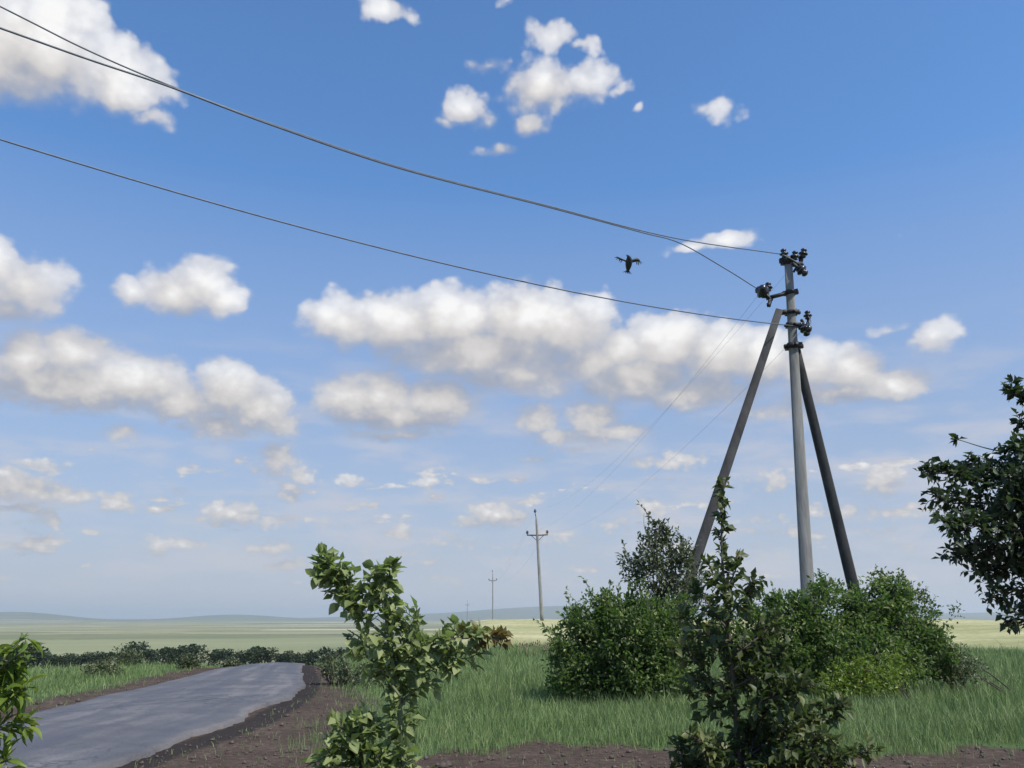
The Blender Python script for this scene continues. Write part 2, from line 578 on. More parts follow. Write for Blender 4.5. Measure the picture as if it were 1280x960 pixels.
def make_ground():
    na = 900
    rr = np.concatenate([[0.0], np.geomspace(1.2, 60, 230), np.geomspace(61.5, 30000, 260)])
    # finer angular steps ahead of the camera
    u = np.linspace(-1, 1, na + 1)[:-1]
    ang = math.pi * (.30 * u + .70 * u ** 3)
    A, D = np.meshgrid(ang, rr[1:])
    X, Y = D * np.sin(A), D * np.cos(A)
    Z = ground_z(X, Y)
    V = np.concatenate([[[0, 0, 0]], np.stack([X.ravel(), Y.ravel(), Z.ravel()], 1)])
    V[0, 2] = ground_z(0., 0.01)
    nr = len(rr) - 1
    i = np.arange(nr - 1)[:, None]
    j = np.arange(na)[None, :]
    a = 1 + i * na + j
    b = 1 + i * na + (j + 1) % na
    F4 = np.stack([a, b, b + na, a + na], -1).reshape(-1, 4)
    jj = np.arange(na)
    F3 = np.stack([np.zeros(na, int), 1 + (jj + 1) % na, 1 + jj], 1)
    me = mesh_np('ground', V, [F3, F4[:, ::-1]], None, True)
    # bare-soil amount
    x, y = V[:, 0], V[:, 1]
    me.attributes.new('soil', 'FLOAT', 'POINT').data.foreach_set('value', soil(x, y).astype(np.float32))
    d = np.hypot(x, y)
    az = np.degrees(np.arctan2(x, y))
    e = np.where(az < -6, 38, 50)
    far = np.clip((d - e) / 12, 0, 1)
    me.attributes.new('field', 'FLOAT', 'POINT').data.foreach_set('value', far.astype(np.float32))
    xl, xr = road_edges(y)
    dark_edge = np.clip(1 - np.abs(x - (xr + .22)) / .55, 0, 1) * (d < 34)  # darker band on the ground along the road's right edge
    me.attributes.new('dark_edge', 'FLOAT', 'POINT').data.foreach_set('value', dark_edge.astype(np.float32))
    m, N, p, out = new_mat('ground')
    geo = N.node('ShaderNodeNewGeometry')
    P = geo.outputs['Position']

    def attr(n):
        a_ = N.node('ShaderNodeAttribute', attribute_name=n)
        return a_.outputs['Fac']
    n1 = N.noise(P, .9, 5, .6)
    n2 = N.noise(P, 9, 4, .6)
    grass = N.ramp(n1, [(.3, (.05, .085, .03)), (.55, (.075, .125, .045)), (.75, (.11, .14, .06))])
    so_ = N.ramp(N.math('ADD', N.math('MULTIPLY', n2, .6), N.math('MULTIPLY', n1, .4)),
                 [(.3, (.036, .025, .021)), (.5, (.066, .047, .038)), (.7, (.13, .10, .08))])
    sm = N.math('ADD', attr('soil'), N.math('MULTIPLY', N.math('SUBTRACT', N.noise(P, 1.5, 5, .65), .5), 1.1))
    sm = N.maprange(sm, .38, .62, 0, 1, 'SMOOTHSTEP')
    near = N.mixc(sm, grass, so_)
    tm = N.math('ADD', attr('dark_edge'), N.math('MULTIPLY', N.math('SUBTRACT', N.noise(P, 3, 4, .6), .5), .9))
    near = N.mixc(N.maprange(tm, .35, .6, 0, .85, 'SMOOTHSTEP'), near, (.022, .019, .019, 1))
    # fields: long plots of crop, stubble and fallow
    dist = N.vmath('LENGTH', P, out=1)
    wp = N.vmath('ADD', P, N.vmath('SCALE', N.vmath('SUBTRACT', N.noise(P, .0016, 2, .5, out=1), (.5, .5, .5)), 260.0))
    vo = N.node('ShaderNodeTexVoronoi', feature='F1', distance='CHEBYCHEV')
    N.put(vo.inputs['Vector'], N.vmath('MULTIPLY', wp, (1 / 520, 1 / 300, 0)))
    vo.inputs['Scale'].default_value = 1
    sc = N.node('ShaderNodeSeparateColor')
    N.put(sc.inputs[0], vo.outputs['Color'])
    fc = N.ramp(sc.outputs[0], [(0, (.14, .155, .09)), (.22, (.22, .22, .13)), (.42, (.28, .27, .17)), (.58, (.17, .185, .11)), (.70, (.48, .46, .32)), (.80, (.22, .24, .14)), (.92, (.34, .31, .22))], 'CONSTANT')
    fc = N.mixc(.35, fc, N.ramp(N.noise(P, .006, 5, .6), [(.3, (.10, .13, .06)), (.7, (.28, .27, .15))]))
    hedge = N.maprange(N.noise(N.vmath('MULTIPLY', P, (.7, 1.6, 0)), .0022, 6, .62), .565, .60, 0, .8)
    fc = N.mixc(hedge, fc, (.035, .05, .03, 1))
    # the slope just behind the verge: thin ripening crop
    crop = N.ramp(N.math('ADD', N.math('MULTIPLY', N.noise(N.vmath('MULTIPLY', P, (.35, 1.2, 1)), .12, 5, .6), .7), N.math('MULTIPLY', N.noise(P, 2, 3, .6), .3)),
                  [(.34, (.20, .22, .10)), (.5, (.32, .32, .165)), (.62, (.46, .43, .26))])
    sepp = N.node('ShaderNodeSeparateXYZ')
    N.put(sepp.inputs[0], P)
    az_ = N.math('ARCTAN2', sepp.outputs[0], sepp.outputs[1])
    meadow = N.ramp(N.noise(P, .08, 5, .6), [(.3, (.07, .11, .035)), (.7, (.14, .17, .07))])
    crop = N.mixc(N.maprange(az_, -.16, -.08, 0, 1), meadow, crop)
    fields = N.mixc(N.maprange(dist, 300, 420, 0, 1), crop, fc)
    fields = N.mixc(N.maprange(dist, 5500, 8500, 0, .85), fields, (.05, .075, .05, 1))   # wooded far ridges
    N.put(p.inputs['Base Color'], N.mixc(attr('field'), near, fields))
    p.inputs['Roughness'].default_value = .95
    p.inputs['Specular IOR Level'].default_value = .15
    bump(N, p, N.noise(P, 14, 4, .65), .7, .05)
    me.materials.append(m)
    return tag(obj('ground', me), kind='structure')


def soil(x, y):
    xl, xr = road_edges(y)
    d = np.hypot(x, y)
    w = np.interp(y, [0, 11, 16, 22, 30, 60], [3.2, 3.3, 2.4, 1.7, 1.0, .5])
    s = np.clip(1.25 - (x - xr) / np.maximum(w, .1) * .75, 0, 1) * (x > xl)      # right shoulder
    s = np.where(x < xl, np.clip(1.25 - (xl - x) / 1.9, 0, 1), s)                   # left shoulder
    edge = 12.6 + .45 * np.sin(x * .8) + .35 * np.sin(x * 2.1 + 1) + .2 * np.sin(x * 5.3) + np.clip(x - 6, 0, 10) * .10
    tr = np.clip((edge - y) / 1.5 + .5, 0, 1) * (x > xr)                          # bare track across the foreground
    s = np.maximum(s, tr)
    s = np.where((x > 12) & (y > 12) & (y < 15), np.maximum(s, .45), s)
    return s * np.clip((60 - d) / 20, 0, 1)


make_ground()


def make_road():
    ys = np.concatenate([np.arange(-40, 6, .5), np.arange(6, 45, .12), np.arange(45, 95, .6)])
    xl, xr = road_edges(ys)
    def rough(seed, a):
        k = np.random.default_rng(seed)
        o = np.zeros_like(ys)
        for f, am in ((.4, .10), (1.1, .07), (2.7, .05), (6, .03)):
            o += am * np.sin(ys * f + k.uniform(0, 6)) * np.sin(ys * f * .37 + k.uniform(0, 6))
        return a * o + .015 * k.standard_normal(len(ys))
    xl = xl + rough(1, 1.0)
    xr = xr + rough(2, 1.3)
    prof = [(0, -.12), (0.004, .055), (.05, .075), (.2, .10), (.35, .115), (.5, .12), (.65, .115), (.8, .10), (.95, .08), (.996, .065), (1, -.12)]
    V = []
    for t, h in prof:
        x = xl + (xr - xl) * t
        V.append(np.stack([x, ys, ground_z(x, ys) + h + .006 * np.sin(ys * 1.7 + t * 9)], 1))
    V = np.stack(V, 1)
    n, k = V.shape[:2]
    i = np.arange(n - 1)[:, None] * k
    j = np.arange(k - 1)[None, :]
    a = i + j
    F = np.stack([a, a + 1, a + 1 + k, a + k], -1).reshape(-1, 4)
    me = mesh_np('road', V.reshape(-1, 3), F, None, True)
    tt = np.tile(np.array([q[0] for q in prof]), n)
    me.attributes.new('across', 'FLOAT', 'POINT').data.foreach_set('value', tt.astype(np.float32))
    m, N, p, out = new_mat('worn_asphalt')
    geo = N.node('ShaderNodeNewGeometry')
    P = geo.outputs['Position']
    a_ = N.node('ShaderNodeAttribute', attribute_name='across')
    t = a_.outputs['Fac']
    cv = N.node('ShaderNodeCombineXYZ')
    sep = N.node('ShaderNodeSeparateXYZ')
    N.put(sep.inputs[0], P)
    N.put(cv.inputs[0], N.math('MULTIPLY', t, 5))
    N.put(cv.inputs[1], N.math('MULTIPLY', sep.outputs[1], .07))
    streak = N.noise(cv.outputs[0], 1.6, 4, .55)
    fine = N.noise(P, 25, 4, .7)
    blot = N.noise(P, .8, 4, .6)
    f = N.math('ADD', N.math('MULTIPLY', streak, .5), N.math('ADD', N.math('MULTIPLY', fine, .2), N.math('MULTIPLY', blot, .3)))
    c = N.ramp(f, [(.36, (.045, .046, .054)), (.5, (.088, .087, .096)), (.62, (.165, .155, .155))])
    cr = N.node('ShaderNodeTexVoronoi', feature='DISTANCE_TO_EDGE')
    N.put(cr.inputs['Vector'], N.vmath('ADD', N.vmath('MULTIPLY', P, (.8, .5, 0)), N.vmath('SCALE', N.noise(P, 2.2, 4, .6, out=1), .5)))
    cr.inputs['Scale'].default_value = 1.1
    crack = N.math('MULTIPLY', N.maprange(cr.outputs['Distance'], .006, .022, 1, 0), N.maprange(N.noise(P, .35, 2), .45, .6, 0, .75))
    c = N.mixc(crack, c, (.03, .03, .033, 1))
    patch_ = N.maprange(N.noise(N.vmath('MULTIPLY', P, (.5, .22, 0)), 1.3, 3, .45), .56, .60, 0, .45)
    c = N.mixc(patch_, c, (.06, .062, .075, 1))
    agg = N.node('ShaderNodeTexVoronoi', feature='F1')
    N.put(agg.inputs['Vector'], P)
    agg.inputs['Scale'].default_value = 55
    c = N.mixc(N.maprange(agg.outputs['Distance'], .1, .35, .35, 0), c, (.26, .26, .27, 1))
    dusty = N.maprange(N.math('ADD', N.math('ABSOLUTE', N.math('SUBTRACT', t, .5)), N.math('MULTIPLY', N.math('SUBTRACT', blot, .5), .3)), .38, .5, 0, .25)
    c = N.mixc(dusty, c, (.16, .14, .125, 1))
    N.put(p.inputs['Base Color'], c)
    N.put(p.inputs['Roughness'], N.maprange(streak, .3, .7, .5, .75))
    p.inputs['Specular IOR Level'].default_value = .5
    bump(N, p, N.math('ADD', fine, N.noise(P, 90, 2, .6)), .35, .008)
    me.materials.append(m)
    tag(obj('road', me), kind='structure')


make_road()


# ------------------------------------------------------------------ grass
def make_grass():
    n = 460000
    # polar sampling, density falls with distance
    d = 8.5 * (52 / 8.5) ** rng.random(n)
    az = np.radians(rng.uniform(-38, 38, n))
    x, y = d * np.sin(az), d * np.cos(az)
    xl, xr = road_edges(y)
    s = soil(x, y)
    patch = .5 + .5 * np.sin(x * 1.9 + 2 * np.sin(y * .7)) * np.sin(y * 1.7 + x * .4)
    keep = rng.random(n) > np.clip(s * 1.5 - .1 - .35 * patch, 0, .97)
    keep &= (x < xl - .15) | (x > xr + .25)
    lim = np.where(np.degrees(az) < -8, 44, 52)
    keep &= d < lim
    x, y, d, s, patch = x[keep], y[keep], d[keep], s[keep], patch[keep]
    n = len(x)
    z = ground_z(x, y) - .01
    left = x < np.interp(y, RL_Y, RL_X)
    h = rng.gamma(6, .030, n) * (1 - .6 * np.clip(s, 0, 1)) * (.7 + .6 * patch)
    h *= np.where(left, .7, 1.0) * np.interp(d, [9, 14, 45], [.7, 1.0, 1.25])
    tall = rng.random(n) < .02
    h = np.clip(np.where(tall, h * 1.9, h), .04, .75)
    w = np.interp(d, [9, 20, 50], [.006, .011, .024]) * rng.uniform(.6, 1.3, n)
    th = rng.uniform(0, 2 * math.pi, n)
    ux, uy = np.cos(th), np.sin(th)
    la = rng.uniform(0, 2 * math.pi, n)
    ln = h * rng.uniform(.1, .65, n)
    lx, ly = np.cos(la) * ln, np.sin(la) * ln
    B = np.stack([x, y, z], 1)
    U = np.stack([ux * w, uy * w, 0 * w], 1)
    Mid = B + np.stack([lx * .35, ly * .35, h * .6], 1)
    Tip = B + np.stack([lx, ly, h], 1)
    V = np.stack([B - U / 2, B + U / 2, Mid + U * .38, Mid - U * .38, Tip], 1).reshape(-1, 3)
    k = np.arange(n)[:, None] * 5
    F4 = k + np.array([[0, 1, 2, 3]])
    F3 = k + np.array([[3, 2, 4]])
    m, N, p, out = new_mat('grass_blade')
    geo = N.node('ShaderNodeNewGeometry')
    r = geo.outputs['Random Per Island']
    nn = N.noise(geo.outputs['Position'], .5, 3, .6)
    f = N.math('ADD', N.math('MULTIPLY', r, .45), N.math('MULTIPLY', nn, .55))
    c = N.ramp(f, [(.25, (.10, .15, .05)), (.45, (.155, .235, .08)), (.65, (.22, .31, .115)), (.9, (.42, .42, .21))])
    N.put(p.inputs['Base Color'], c)
    p.inputs['Roughness'].default_value = .6
    t = N.node('ShaderNodeBsdfTranslucent')
    N.put(t.inputs[0], c)
    mx = N.node('ShaderNodeMixShader')
    mx.inputs[0].default_value = .3
    N.l.new(p.outputs[0], mx.inputs[1])
    N.l.new(t.outputs[0], mx.inputs[2])
    N.l.new(mx.outputs[0], out.inputs[0])
    me = mesh_np('grass', V, [F4, F3], m)
    tag(obj('grass', me), 'ankle to knee high green grass covering the verge and the meadow', 'grass', kind='stuff')


make_grass()


def make_clods():
    """clods and pebbles of the bare soil, real lumps"""
    n = 6000
    d = 9 * (34 / 9) ** rng.random(n)
    az = np.radians(rng.uniform(-34, 38, n))
    x, y = d * np.sin(az), d * np.cos(az)
    xl, xr = road_edges(y)
    s = soil(x, y)
    k = (rng.random(n) < s) & ((x < xl - .1) | (x > xr + .1))
    x, y = x[k], y[k]
    n = len(x)
    r = rng.gamma(2.0, .008, n) + .006
    base = np.array([[1, 0, 0], [-.5, .87, 0], [-.5, -.87, 0], [.2, .3, .8], [0, 0, -.4]])
    V = base[None] * r[:, None, None] * rng.uniform(.6, 1.4, (n, 5, 3))
    V += np.stack([x, y, ground_z(x, y) + r * .2], 1)[:, None]
    F = np.array([[0, 1, 3], [1, 2, 3], [2, 0, 3], [1, 0, 4], [2, 1, 4], [0, 2, 4]])
    F = (np.arange(n)[:, None, None] * 5 + F[None]).reshape(-1, 3)
    mat = plain_mat('soil_clod', (.045, .036, .03), (.12, .098, .085), 20, .95)
    tag(obj('soil_clods', mesh_np('soil_clods', V.reshape(-1, 3), F, mat)), 'loose brown clods and pebbles strewn over the bare shoulder', 'clods', kind='stuff')


make_clods()


# ------------------------------------------------------------------ foliage
def frames(D, g):
    """leaf axes from directions D (n,3): side and normal with random roll"""
    D = D / (np.linalg.norm(D, axis=1)[:, None] + 1e-9)
    n = len(D)
    up = np.tile([0, 0, 1.], (n, 1)) + g.normal(0, .55, (n, 3))
    S = np.cross(D, up)
    S /= np.linalg.norm(S, axis=1)[:, None] + 1e-9
    Nn = np.cross(S, D)
    return D, S, Nn


def leaf_quads(P, D, size, g, width=.5):
    """folded four-corner leaves, all in one array"""
    D, S, Nn = frames(D, g)
    n = len(P)
    size = np.broadcast_to(size, (n,))[:, None]
    w = size * width * g.uniform(.8, 1.2, (n, 1)) * .5
    mid = P + D * size * .45
    V = np.stack([P, mid + S * w + Nn * w * .35, P + D * size - Nn * size * .12, mid - S * w + Nn * w * .35], 1).reshape(-1, 3)
    k = np.arange(n)[:, None] * 4
    F = np.concatenate([k + np.array([[0, 1, 2]]), k + np.array([[0, 2, 3]])])
    return V, F


def leaf_mesh(name, mat, L=1., W=.55):
    """one unit leaf along +Y with midrib fold, droop and a short stalk"""
    st = [(0, .0, 0), (.10, .02, 0), (.28, .36, .03), (.5, .5, .03), (.75, .33, -.02), (1, .0, -.12)]
    V, F = [], []
    for t, w, z in st:
        V.append((0, t * L, z * L - .02))
        if w > 0:
            V.append((w * W * L, t * L, z * L + w * .18))
            V.append((-w * W * L, t * L, z * L + w * .18))
    # indices: 0 | 1,2,3 | 4,5,6 | 7,8,9 | 10,11,12 | 13
    F3 = [(0, 2, 1), (0, 1, 3), (11, 13, 10), (12, 10, 13)]
    F4 = [(1, 2, 5, 4), (3, 1, 4, 6), (4, 5, 8, 7), (6, 4, 7, 9), (7, 8, 11, 10), (9, 7, 10, 12)]
    return mesh_np(name, V, [np.array(F3), np.array(F4)], mat, True)


def in_blobs(blobs, n, g, shell=.55):
    """points in a union of ellipsoids (cx,cy,cz,rx,ry,rz), nearer the skin than the core"""
    B = np.array(blobs, dtype=float)
    vol = np.prod(B[:, 3:6], axis=1) ** .75
    k = g.choice(len(B), n, p=vol / vol.sum())
    u = g.normal(size=(n, 3))
    u /= np.linalg.norm(u, axis=1)[:, None]
    r = shell + (1 - shell) * g.random(n) ** .6
    r = np.where(g.random(n) < .25, g.random(n) ** .5, r)
    return B[k, :3] + u * r[:, None] * B[k, 3:6], u, k


def bush(name, label, cat, base, blobs, n_clump, per, leaf, mat, clump_r=.16, seed=1, stems=14, width=.55, group=None, zmin=.05, bark='bark', twigs=0, shoots=0):
    g = np.random.default_rng(seed)
    base = np.asarray(base, dtype=float)
    root = thing(name, label, cat, base, group)
    C, u, k = in_blobs(blobs, n_clump, g)
    C = C[C[:, 2] > base[2] + zmin]
    m = len(C)
    rad = clump_r * g.uniform(.6, 1.4, m)
    a = np.repeat(np.arange(m), per)
    v = g.normal(size=(m * per, 3))
    v /= np.linalg.norm(v, axis=1)[:, None]
    rr = g.random(m * per) ** .5
    P = C[a] + v * (rad[a] * rr)[:, None]
    P = P[P[:, 2] > base[2]]
    v = v[:len(P)]
    D = v + np.array([0, 0, .25]) + g.normal(0, .5, v.shape)
    # leafy shoots that break the outline
    top = C[(C[:, 2] > np.median(C[:, 2]))]
    SH = []
    for c in top[g.choice(len(top), min(shoots, len(top)), replace=False)] if shoots and len(top) else []:
        o = c - base
        o[2] = abs(o[2]) * .8 + .5
        o = o / np.linalg.norm(o) + g.normal(0, .25, 3)
        e = c + o * g.uniform(.25, .6)
        SH.append((c, e))
        t = np.linspace(.1, 1, 16)[:, None]
        P = np.concatenate([P, c + (e - c) * t + g.normal(0, .015, (16, 3))])
        v = np.concatenate([v, g.normal(size=(16, 3)) + o])
        D = np.concatenate([D, g.normal(size=(16, 3)) * .8 + o])
    V, F = leaf_quads(P, D, leaf * g.uniform(.6, 1.3, len(P)), g, width)
    obj('foliage', mesh_np(name + '_foliage', V - base, F, M[mat]), root)
    mb = MB(base)
    sel = C[g.choice(m, min(stems, m), replace=False)]
    for c in sel:
        b = base + np.array([(c[0] - base[0]) * .25 + g.normal(0, .05), (c[1] - base[1]) * .25, -.05])
        mid = b * .45 + c * .55 + np.array([0, 0, .12]) + g.normal(0, .05, 3)
        pts = curve_pts([b, mid, c], 4)
        mb.tube(pts, np.linspace(.022, .005, len(pts)), 5)
    for c, e in SH:
        mb.tube([c, (c + e) / 2, e], [.006, .004, .002], 4)
    for c in C[g.choice(m, min(twigs, m), replace=False)]:
        o = c - base
        o[2] *= .6
        o /= np.linalg.norm(o)
        pts = curve_pts([c - o * .1, c + o * .25 + g.normal(0, .05, 3), c + o * .5 + g.normal(0, .1, 3)], 3)
        mb.tube(pts, np.linspace(.006, .0025, len(pts)), 4)
    mb.build('stem', M[bark], root, True)
    return root


def blob_at(px, py, Y, rpx, rpy, ry=None):
    c = at(px, py, Y)
    k = Y / FOC
    return (*c, rpx * k, (ry if ry else rpx * k * .9), rpy * k)


def sapling(name, label, cat, base, limbs, leaf, lmat, per_m, spread, seed, n_single=300, width=.55, bark='green_stem', twig_r=.003, extra=None, trunk=True, wmesh=.55, droop=.1):
    """limbs: list of (points, r0, r1, leafy_from, spread_mult). Leaves sit on twigs along the limbs; the biggest in view are single parts"""
    g = np.random.default_rng(seed)
    base = np.asarray(base, dtype=float)
    root = thing(name, label, cat, base)
    P, D, MT = [], [], []
    tw = MB(base)
    for li, L in enumerate(limbs):
        pts, r0, r1, lf, sp = L[:5]
        dens = L[5] if len(L) > 5 else 1.0
        mt = L[6] if len(L) > 6 else lmat
        c = curve_pts(pts, 8)
        mb = MB(base)
        mb.tube(c, np.linspace(r0, r1, len(c)), 7)
        mb.build('trunk' if (li == 0 and trunk) else 'branch', M[bark], root, True)
        seg = np.linalg.norm(np.diff(c, axis=0), axis=1)
        cum = np.concatenate([[0], np.cumsum(seg)])
        tot = cum[-1]
        nt = max(3, int((tot * (1 - lf)) * per_m * dens / 5))
        for q in range(nt):
            s = tot * (lf + (1 - lf) * (q + g.random()) / nt)
            i = min(np.searchsorted(cum, s) - 1, len(c) - 2)
            i = max(i, 0)
            f = (s - cum[i]) / (seg[i] + 1e-9)
            p0 = c[i] * (1 - f) + c[i + 1] * f
            T = (c[i + 1] - c[i]) / (seg[i] + 1e-9)
            o = g.normal(size=3)
            o -= T * o.dot(T) * .6
            o = o / np.linalg.norm(o) + T * .5 + np.array([0, 0, .15])
            o /= np.linalg.norm(o)
            ln = spread * sp * g.uniform(.35, 1.15) * (1 - .45 * (s / tot))
            e = p0 + o * ln + np.array([0, 0, -.1 * ln])
            mid = (p0 + e) / 2 + g.normal(0, .08 * ln, 3)
            tp = curve_pts([p0, mid, e], 3)
            tw.tube(tp, np.linspace(twig_r, twig_r * .4, len(tp)), 4)
            nl = 5
            for z in range(nl):
                t = .25 + .75 * (z + g.random() * .6) / nl
                j = min(int(t * (len(tp) - 1)), len(tp) - 2)
                ff = t * (len(tp) - 1) - j
                lp = tp[j] * (1 - ff) + tp[min(j + 1, len(tp) - 1)] * ff
                side = g.normal(size=3)
                side -= o * side.dot(o)
                side /= np.linalg.norm(side) + 1e-9
                dd = o * g.uniform(.3, 1.) + side * .9 + np.array([0, 0, -droop])
                P.append(lp)
                D.append(dd)
                MT.append(mt)
    tag(tw.build('twigs', M[bark], root, True), kind='stuff')
    P, D = np.array(P), np.array(D)
    MT = np.array(MT)
    sz = leaf * g.uniform(.55, 1.25, len(P))
    ap = sz / np.maximum(P[:, 1], .3)
    # those in the frame come first
    pz = (P[:, 1] * math.cos(TILT) + (P[:, 2] - EYE) * math.sin(TILT))
    yy = (-P[:, 1] * math.sin(TILT) + (P[:, 2] - EYE) * math.cos(TILT)) / np.maximum(pz, .1)
    xx = P[:, 0] / np.maximum(pz, .1)
    vis = (np.abs(xx) < .62) & (np.abs(yy) < .47)
    order = np.argsort(-(ap * (vis + .01)))
    single, rest = order[:n_single], order[n_single:]
    Dn, S, Nn = frames(D, g)
    protos = {}
    for i in single:
        mt = MT[i]
        if mt not in protos:
            protos[mt] = leaf_mesh(name + '_leaf', M[mt], 1, wmesh)
        o = bpy.data.objects.new('leaf', protos[mt])
        COL.objects.link(o)
        o.parent = root
        m = Matrix((S[i], Dn[i], np.cross(S[i], Dn[i]))).transposed()
        o.rotation_euler = m.to_euler()
        o.location = P[i] - base
        s_ = float(sz[i])
        o.scale = (s_, s_, s_)
    for mt in sorted(set(MT[rest])) if len(rest) else []:
        q = rest[MT[rest] == mt]
        V, F = leaf_quads(P[q], D[q], sz[q], g, width)
        o = obj('leaves', mesh_np(name + '_leaves', V - base, F, M[mt]), root)
        o['kind'] = 'stuff'
    return root


def PX(Y, *pp, dy=None):
    out = []
    for i, p in enumerate(pp):
        y = Y + (p[2] if len(p) > 2 else 0)
        out.append(at(p[0], p[1], y))
    return out


# --- pale green sapling left of centre
Y = 4.6
b0 = np.array([at(512, 960, Y)[0] + .05, Y, 0.])
sapling('sapling', 'pale green leafy young tree with a crooked top beside the road shoulder', 'sapling', b0, [
    ([b0, *PX(Y, (510, 1060), (505, 960), (500, 890), (492, 830), (486, 790), (478, 750), (470, 715))], .020, .006, .42, .75, 1.3),
    (PX(Y, (487, 800), (460, 775), (440, 745), (425, 715), (405, 698)), .009, .004, .25, .62, 1.5),
    (PX(Y, (440, 750, .03), (425, 735), (412, 722), (400, 715)), .006, .003, .1, .5, 1.3),
    (PX(Y, (480, 760), (482, 735), (490, 715), (495, 705)), .006, .003, .1, .35, 1.0),
    (PX(Y, (495, 850), (525, 815), (560, 800), (600, 797)), .009, .004, .1, .8, 1.25),
    (PX(Y, (560, 800), (595, 795), (630, 797)), .005, .003, .3, .35, 1.0, 'leaf_red'),
    (PX(Y, (492, 840), (510, 790), (520, 770)), .006, .003, .15, .8, 1.1),
    (PX(Y, (500, 885), (525, 850), (548, 828), (590, 822)), .007, .003, .1, .7, 1.0),
    (PX(Y, (500, 870, -.1), (470, 830), (452, 800), (440, 790)), .007, .003, .2, .75, .8),
    ([b0 + [0, 0, .35], *PX(Y, (470, 1010), (445, 950), (430, 905))], .012, .004, .45, 1.1, 2.2),
    ([b0 + [0, 0, .30], *PX(Y, (480, 1020, -.2), (450, 970), (405, 945))], .010, .004, .45, 1.0, 1.8),
    ([b0 + [0, 0, .35], *PX(Y, (480, 1000, -.1), (470, 940), (455, 895))], .010, .004, .45, .9, 1.6),
], .070, 'leaf_light', 400, .20, 21, wmesh=.62)

# --- dark pointed sapling right of centre
Y = 6.0
b1 = np.array([at(925, 960, Y)[0], Y, 0.])
TR = PX(Y, (925, 960), (918, 880), (912, 800), (905, 730), (902, 670), (905, 600))
lim = [([b1, *TR], .022, .004, .30, .38, .55)]
gq = np.random.default_rng(4)
for (fx, fy, tx, ty, sp, dn) in [
        (914, 830, 852, 765, .8, .7), (914, 820, 972, 775, .8, .8), (912, 790, 872, 735, .6, .55), (910, 770, 942, 725, .55, .6),
        (916, 870, 845, 805, 1., .8), (916, 860, 985, 815, 1.0, .9), (920, 900, 862, 850, 1., .7), (920, 890, 1010, 850, 1.1, 1.1),
        (908, 745, 884, 700, .4, .5), (906, 740, 926, 695, .4, .5), (922, 930, 1000, 895, 1.1, 1.3), (924, 950, 1050, 880, 1., 1.2),
        (912, 800, 880, 790, .8, 1.0), (914, 810, 950, 800, .8, 1.1), (918, 850, 935, 830, .9, 1.1), (922, 950, 870, 925, 1.0, 1.1), (925, 990, 850, 930, .9, 1.3), (925, 1000, 905, 935, 1., 1.3), (925, 1000, 990, 940, 1.1, 1.5),
        (925, 1010, 1050, 945, 1.0, 1.2), (930, 1020, 1090, 935, .6, .7), (920, 1040, 860, 960, 1., 1.4), (925, 1010, 950, 900, 1.1, 1.4),
        (925, 1030, 1030, 915, 1.0, 1.2), (924, 980, 970, 860, 1.0, 1.0)]:
    dz = gq.uniform(-.45, .45)
    lim.append((PX(Y, (fx, fy), ((fx * .5 + tx * .5), (fy * .4 + ty * .6) + 8, dz * .6), (tx, ty, dz)), .008, .003, .2, sp * .8, dn * 1.25))
sapling('sapling', 'dark leaved young tree with a thin spire top before the concrete pole', 'sapling', b1, lim, .072, 'leaf_dark', 430, .25, 33, wmesh=.5, bark='bark')

# --- tree at the right edge
Y = 7.2
b2 = np.array([at(1420, 900, Y)[0], Y + .3, 0.])
lim = [([b2, b2 + [-.03, 0, .9], *PX(Y, (1400, 700), (1370, 600), (1345, 520), (1320, 430))], .075, .02, .45, 1.5, 1.0)]
for (fx, fy, tx, ty, sp, dn) in [
        (1390, 680, 1170, 622, 1., 1.5), (1380, 640, 1158, 590, .7, 1.5), (1375, 620, 1200, 580, .8, 1.6), (1360, 580, 1265, 560, .9, 1.6),
        (1395, 700, 1182, 655, 1., 1.8), (1395, 710, 1195, 690, 1.0, 1.8), (1400, 730, 1225, 712, 1.1, 1.8), (1400, 740, 1240, 745, .9, 1.6),
        (1400, 760, 1262, 775, .7, 1.3), (1370, 620, 1250, 630, 1., 1.8), (1390, 680, 1275, 660, 1.1, 1.8), (1345, 540, 1268, 492, .35, 1.2),
        (1340, 520, 1300, 480, .7, 1.2), (1355, 570, 1275, 525, .6, 1.2), (1365, 600, 1262, 600, 1.0, 1.6), (1400, 640, 1290, 600, 1.2, 1.8)]:
    dz = gq.uniform(-.7, .5)
    lim.append((PX(Y, (fx, fy), ((fx * .5 + tx * .5), (fy * .5 + ty * .5) - 12, dz * .6), (tx, ty, dz)), .016, .004, .28, sp * .85, dn * .75))
lim += [(PX(Y, (1350, 590), (1290, 570), (1240, 562), (1196, 549)), .010, .003, .97, .1, .1),
        (PX(Y, (1340, 560), (1290, 520), (1262, 478)), .007, .003, .8, .4, 1.0)]
sapling('broadleaf_tree', 'dark leaved tree reaching in from beside the track with bare twigs sticking out', 'tree', b2, lim, .075, 'leaf_deep', 520, .32, 44, wmesh=.6, bark='bark', twig_r=.004)

